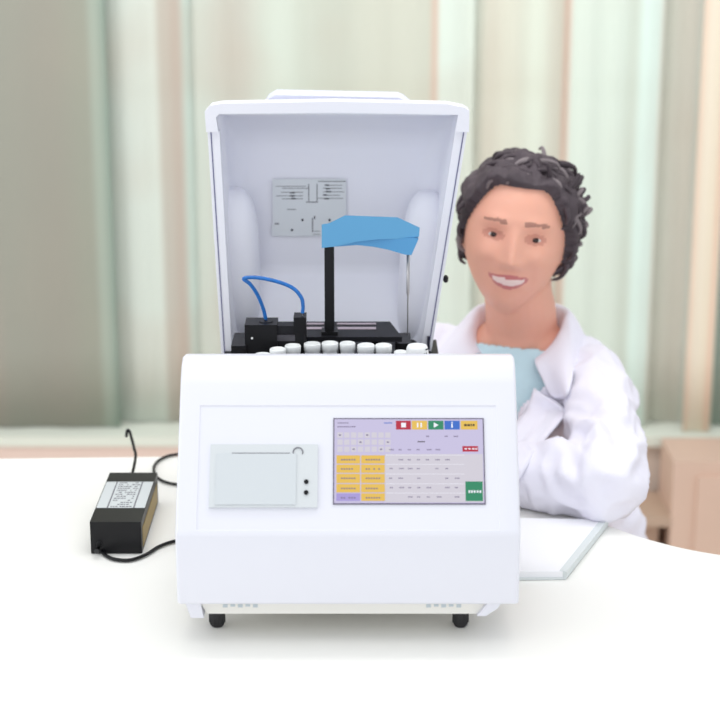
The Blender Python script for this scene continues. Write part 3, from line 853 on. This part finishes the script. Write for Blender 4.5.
# collar: band around the neck folding down on both sides
bm = bmesh.new(); rows_ = []
NN = 40
for i in range(NN+1):
    t = i/NN; a = math.radians(-58+ (360-64)*t)             # start front-left go round the back to front-right
    # angle measured from chest direction
    ang = math.radians(32) + (2*math.pi-2*math.radians(32))*t
    lat = math.sin(ang); fw = math.cos(ang)
    L2 = Vector((-PN.y, PN.x, 0))
    fr_ = max(0, fw)
    c0 = Vector((.228, 2.393, 0))
    inn = c0 + L2*lat*(.058+.010*fr_) + PN*fw*.060 + Vector((0, 0, .178-.055*fr_**1.2))
    mid = c0 + L2*lat*(.070+.018*fr_) + PN*fw*.072 + Vector((0, 0, .186-.060*fr_**1.2))
    out_ = c0 + L2*lat*(.098+.050*fr_) + PN*fw*(.088+.010*fr_) + Vector((0, 0, .140-.060*fr_))
    if fw > .0:
        hit = coat_tree.ray_cast(out_+PN*.3, -PN)
        if hit[0] is not None: out_ = hit[0]+PN*.011
        hit = coat_tree.ray_cast(mid+PN*.3, -PN)
        if hit[0] is not None and (mid-hit[0]).dot(PN) < .012: mid = hit[0]+PN*.014
    row = [inn-Vector((0, 0, .028)), inn, (inn+mid)/2+Vector((0, 0, .005)), mid, (mid*.6+out_*.4)+Vector((0, 0, .004)), out_]
    rows_.append([bm.verts.new(p) for p in row])
for A_, B_ in zip(rows_, rows_[1:]):
    for j in range(len(A_)-1): bm.faces.new((A_[j], A_[j+1], B_[j+1], B_[j]))
o = link('collar', bm, M_coat, coat, True); s = o.modifiers.new('s', 'SOLIDIFY'); s.thickness = .003
s = o.modifiers.new('u', 'SUBSURF'); s.levels = s.render_levels = 1
# chest pocket, blouse buttons
btree_b = bmesh.new(); btree_b.from_mesh(bl.data); bt2 = BVHTree.FromBMesh(btree_b); btree_b.free()
for z in (.092, .052, .012):
    o_ = Vector((.228, 2.395, z)) + PN*.4; h = bt2.ray_cast(o_, -PN)
    if h[0] is not None:
        bm = bmesh.new(); ellipsoid(bm, h[0]+PN*.001, (.0042, .003, .0042), 16, 10); link('button', bm, M_pearl, bl, True)
bm = bmesh.new(); rows_ = []
for i in range(7):
    rows_.append([bm.verts.new(front_pt(.055+.055*j/6, -.03-.07*i/6, .004)) for j in range(7)])
for A_, B_ in zip(rows_, rows_[1:]):
    for j in range(6): bm.faces.new((A_[j], A_[j+1], B_[j+1], B_[j]))
o = link('pocket', bm, M_coat, coat, True); s = o.modifiers.new('s', 'SOLIDIFY'); s.thickness = .002
# stool under the person
st = thing('stool', (.26, 2.50, -T), 'grey stool with chrome column that the person in the white coat sits on', 'stool')
bm = bmesh.new(); lathe(bm, (.26, 2.50, -.47), [(.15, 0), (.17, .01), (.17, .05), (.155, .062)], 40); link('seat', bm, M_seat, st)
bm = bmesh.new(); cyl(bm, (.26, 2.50, -.585), .022, .24); link('column', bm, M_chrome, st, True)
bm = bmesh.new(); lathe(bm, (.26, 2.50, -.75), [(.20, 0), (.20, .012), (.04, .045), (.03, .05)], 40); link('base', bm, M_chrome, st)

# ------------------------------------------------------------------ room
YW = 3.75
bm = bmesh.new(); box(bm, -3, 3, -.6, YW+.02, -T-.04, -T); struct(link('floor', bm, M_floor))
zs_ = at_y(0, 437, YW-.16).z            # sill top
zl = zs_-.10
bm = bmesh.new()
box(bm, -3, 3, YW-.14, YW+.15, -T, zs_-.023); box(bm, -3, 3, YW, YW+.15, 1.75, 2.15); box(bm, -3, -1.75, YW, YW+.15, zs_-.03, 1.75); box(bm, 1.75, 3, YW, YW+.15, zs_-.03, 1.75)
struct(link('wall_back', bm, M_wallp))
bm = bmesh.new(); box(bm, -3, 3, YW-.16, YW+.02, zs_-.022, zs_); bev(bm, .006, 2); struct(link('trim_1', bm, M_sill))
bm = bmesh.new(); box(bm, -3, at_y(205, 440, YW-.14).x, YW-.155, YW-.141, zs_-.16, zs_-.023); struct(link('trim_2', bm, M_sillp))
# window with mullions and panes
wroot = struct(link('window_1', (lambda b: (box(b, -1.75, 1.75, YW+.04, YW+.10, zs_-.03, zs_+.03), box(b, -1.75, 1.75, YW+.04, YW+.10, 1.68, 1.75), box(b, -1.75, 1.75, YW+.045, YW+.095, .30, .34), b)[-1])(bmesh.new()), M_frame))
for px, w in ((-30, .03), (118, .035), (178, .03), (300, .03), (431, .02), (560, .02), (688, .03)):
    x = at_y(px, 200, YW).x
    bm = bmesh.new(); box(bm, x-w/2, x+w/2, YW+.045, YW+.095, zs_+.02, 1.70); link('mullion', bm, M_frame, wroot)
bm = bmesh.new(); box(bm, -1.74, 1.74, YW+.066, YW+.072, zs_, 1.72); link('pane', bm, M_glass, wroot)

def curtain_mat(name, stops, blotch=.06, transp=.0, x0=0, x1=1):
    m = bpy.data.materials.new(name); m.use_nodes = True; nt = m.node_tree; N = nt.nodes; Lk = nt.links
    b = N['Principled BSDF']; b.inputs['Roughness'].default_value = .9; b.inputs['Specular IOR Level'].default_value = .1
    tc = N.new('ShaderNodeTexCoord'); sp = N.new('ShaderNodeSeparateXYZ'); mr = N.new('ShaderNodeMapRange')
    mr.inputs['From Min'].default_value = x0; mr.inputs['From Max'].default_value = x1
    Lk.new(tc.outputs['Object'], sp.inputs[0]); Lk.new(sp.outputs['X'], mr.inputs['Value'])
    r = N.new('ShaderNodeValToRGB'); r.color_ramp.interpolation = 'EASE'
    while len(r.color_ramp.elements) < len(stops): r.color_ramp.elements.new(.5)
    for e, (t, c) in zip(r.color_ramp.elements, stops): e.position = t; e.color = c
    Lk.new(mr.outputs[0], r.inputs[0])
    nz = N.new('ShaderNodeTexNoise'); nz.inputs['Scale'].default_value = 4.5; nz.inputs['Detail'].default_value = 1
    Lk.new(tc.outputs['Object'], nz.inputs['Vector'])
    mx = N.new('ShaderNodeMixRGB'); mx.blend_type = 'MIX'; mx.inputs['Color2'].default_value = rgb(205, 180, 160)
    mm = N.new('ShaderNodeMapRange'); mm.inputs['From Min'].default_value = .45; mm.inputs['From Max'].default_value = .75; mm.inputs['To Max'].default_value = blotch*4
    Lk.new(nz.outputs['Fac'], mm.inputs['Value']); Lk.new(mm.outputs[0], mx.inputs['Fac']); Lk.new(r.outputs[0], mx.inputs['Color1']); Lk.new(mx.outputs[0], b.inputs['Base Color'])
    if transp:
        t = N.new('ShaderNodeBsdfTransparent'); ms = N.new('ShaderNodeMixShader'); ms.inputs[0].default_value = transp
        Lk.new(b.outputs[0], ms.inputs[1]); Lk.new(t.outputs[0], ms.inputs[2]); Lk.new(ms.outputs[0], N['Material Output'].inputs['Surface'])
    return m
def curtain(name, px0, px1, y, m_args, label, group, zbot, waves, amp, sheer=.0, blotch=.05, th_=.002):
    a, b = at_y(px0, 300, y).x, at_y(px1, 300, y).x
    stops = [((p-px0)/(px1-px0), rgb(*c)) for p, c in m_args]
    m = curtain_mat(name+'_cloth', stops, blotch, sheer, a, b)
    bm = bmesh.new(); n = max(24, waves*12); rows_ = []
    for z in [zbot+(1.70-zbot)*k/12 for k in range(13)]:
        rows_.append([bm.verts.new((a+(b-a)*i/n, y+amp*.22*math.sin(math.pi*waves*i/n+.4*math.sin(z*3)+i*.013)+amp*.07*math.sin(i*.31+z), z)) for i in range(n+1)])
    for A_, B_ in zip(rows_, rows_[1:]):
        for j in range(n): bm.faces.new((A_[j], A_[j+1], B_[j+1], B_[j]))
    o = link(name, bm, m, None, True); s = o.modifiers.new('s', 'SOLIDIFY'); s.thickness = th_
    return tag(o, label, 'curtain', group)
zc0 = zs_+.004
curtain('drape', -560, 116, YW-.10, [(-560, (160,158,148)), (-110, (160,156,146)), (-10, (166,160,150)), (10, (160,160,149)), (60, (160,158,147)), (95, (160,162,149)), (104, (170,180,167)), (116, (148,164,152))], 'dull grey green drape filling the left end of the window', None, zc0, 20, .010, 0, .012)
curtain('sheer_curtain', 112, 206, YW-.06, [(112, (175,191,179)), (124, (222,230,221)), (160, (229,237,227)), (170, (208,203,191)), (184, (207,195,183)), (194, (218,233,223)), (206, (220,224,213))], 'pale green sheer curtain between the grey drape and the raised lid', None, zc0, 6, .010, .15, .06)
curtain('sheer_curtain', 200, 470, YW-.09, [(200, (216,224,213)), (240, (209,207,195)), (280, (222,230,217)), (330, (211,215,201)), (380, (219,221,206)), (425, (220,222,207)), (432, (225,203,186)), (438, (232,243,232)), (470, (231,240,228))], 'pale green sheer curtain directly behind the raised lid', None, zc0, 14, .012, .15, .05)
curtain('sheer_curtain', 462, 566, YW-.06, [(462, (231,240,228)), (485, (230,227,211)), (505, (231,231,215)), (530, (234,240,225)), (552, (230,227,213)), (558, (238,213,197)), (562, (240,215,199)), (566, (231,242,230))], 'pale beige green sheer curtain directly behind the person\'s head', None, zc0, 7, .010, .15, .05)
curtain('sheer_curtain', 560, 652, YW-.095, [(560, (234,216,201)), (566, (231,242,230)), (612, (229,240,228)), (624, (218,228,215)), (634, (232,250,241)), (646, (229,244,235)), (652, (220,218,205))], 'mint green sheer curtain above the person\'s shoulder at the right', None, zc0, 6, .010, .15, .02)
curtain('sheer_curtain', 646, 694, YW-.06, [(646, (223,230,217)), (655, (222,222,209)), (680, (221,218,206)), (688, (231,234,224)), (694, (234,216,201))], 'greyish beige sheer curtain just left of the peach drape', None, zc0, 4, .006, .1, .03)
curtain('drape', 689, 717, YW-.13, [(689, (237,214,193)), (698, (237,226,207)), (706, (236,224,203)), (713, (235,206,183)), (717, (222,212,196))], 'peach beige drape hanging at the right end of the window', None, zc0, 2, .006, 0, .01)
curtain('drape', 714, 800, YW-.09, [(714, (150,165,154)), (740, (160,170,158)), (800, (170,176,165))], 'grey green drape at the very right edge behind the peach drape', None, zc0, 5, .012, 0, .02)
# curtain rail
bm = bmesh.new(); tube(bm, [(-1.9, YW-.09, 1.72), (1.9, YW-.09, 1.72)], .014, 12, 1); tag(link('curtain_rail', bm, M_cream, None), 'white curtain rail running above the window, carrying all curtains', 'curtain rail')
# wood panel cabinet on the right, low box beside it
cx0 = at_y(673, 480, 3.42).x
cb = thing('wooden_cabinet', (cx0+.3, 3.5, -T), 'pinkish light wood cabinet below the peach drape at the right edge', 'cabinet')
ctop = at_y(690, 438, 3.575).z
bevbox('body', (cx0, cx0+.7, 3.42, 3.575, -T, ctop), M_wood, cb, .004)
bm = bmesh.new(); box(bm, cx0+.05, cx0+.34, 3.412, 3.42, -T+.05, ctop-.03); link('door', bm, M_wood, cb)
bm = bmesh.new(); box(bm, cx0+.36, cx0+.65, 3.412, 3.42, -T+.05, ctop-.03); link('door', bm, M_wood, cb)
lx0 = at_y(560, 510, 3.45).x; lx1 = at_y(671, 510, 3.45).x-.004; lz = at_y(650, 512, 3.45).z
lc = thing('low_bench', ((lx0+lx1)/2, 3.5, -T), 'low beige wooden bench under the window behind the white coat sleeve', 'bench')
bevbox('bench_top', (lx0, lx1, 3.42, 3.575, lz-.022, lz), M_wood2, lc, .004)
bm = bmesh.new(); x_ = at_y(659, 520, 3.45).x; box(bm, lx0+.02, x_, 3.45, 3.575, -T, lz-.022); link('bench_body', bm, mat('darker_brown_wood', rgb(186, 156, 136), .5), lc)

# ------------------------------------------------------------------ light
w = bpy.data.worlds.new('World'); SC.world = w; w.use_nodes = True
bg = w.node_tree.nodes['Background']; bg.inputs[0].default_value = (.93, .97, 1.0, 1); bg.inputs[1].default_value = .86
def area(name, loc, rot, sx, sy, e, col=(1, 1, 1)):
    l = bpy.data.lights.new(name, 'AREA'); l.shape = 'RECTANGLE'; l.size = sx; l.size_y = sy; l.energy = e; l.color = col
    o = bpy.data.objects.new(name, l); COL.objects.link(o); o.location = loc; o.rotation_euler = rot; return o
area('overhead_fill', (-.1, 1.5, 3.0), (0, 0, 0), 1.6, 1.2, 9, (1, .985, .96))  # unseen overhead panel, added to brighten the upward-facing surfaces
area('overhead_fill', (0, 2.3, 2.7), (math.radians(42), 0, 0), 2.6, .5, 22, (1, .99, .97))  # unseen strip tilted at the back wall, added to brighten the curtains
area('front_fill', (-.2, -2.2, 1.9), (math.radians(82), 0, 0), 3.0, 1.8, 20, (1, 1, 1))  # unseen fill behind the camera, added to lift upright faces and lid interior
area('left_area_light', (-2.6, 1.2, 1.9), (math.radians(75), 0, math.radians(-75)), 1.8, 1.4, 14, (.95, .98, 1))  # unseen, slightly cool area light from the left; no window is built there

cam = bpy.data.cameras.new('Camera'); co = bpy.data.objects.new('Camera', cam); COL.objects.link(co)
co.location = (0, 0, T+CAMH); co.rotation_euler = (math.pi/2-TILT, 0, 0)
cam.sensor_width = 36; cam.lens = F/720*36; cam.clip_start = .05
cam.dof.use_dof = True; cam.dof.focus_distance = 2.0; cam.dof.aperture_fstop = cam.lens/1000/.018
SC.camera = co
SC.view_settings.view_transform = 'Standard'; SC.view_settings.look = 'None'; SC.view_settings.gamma = 1; SC.view_settings.exposure = 0.0
SC.view_settings.use_curve_mapping = False
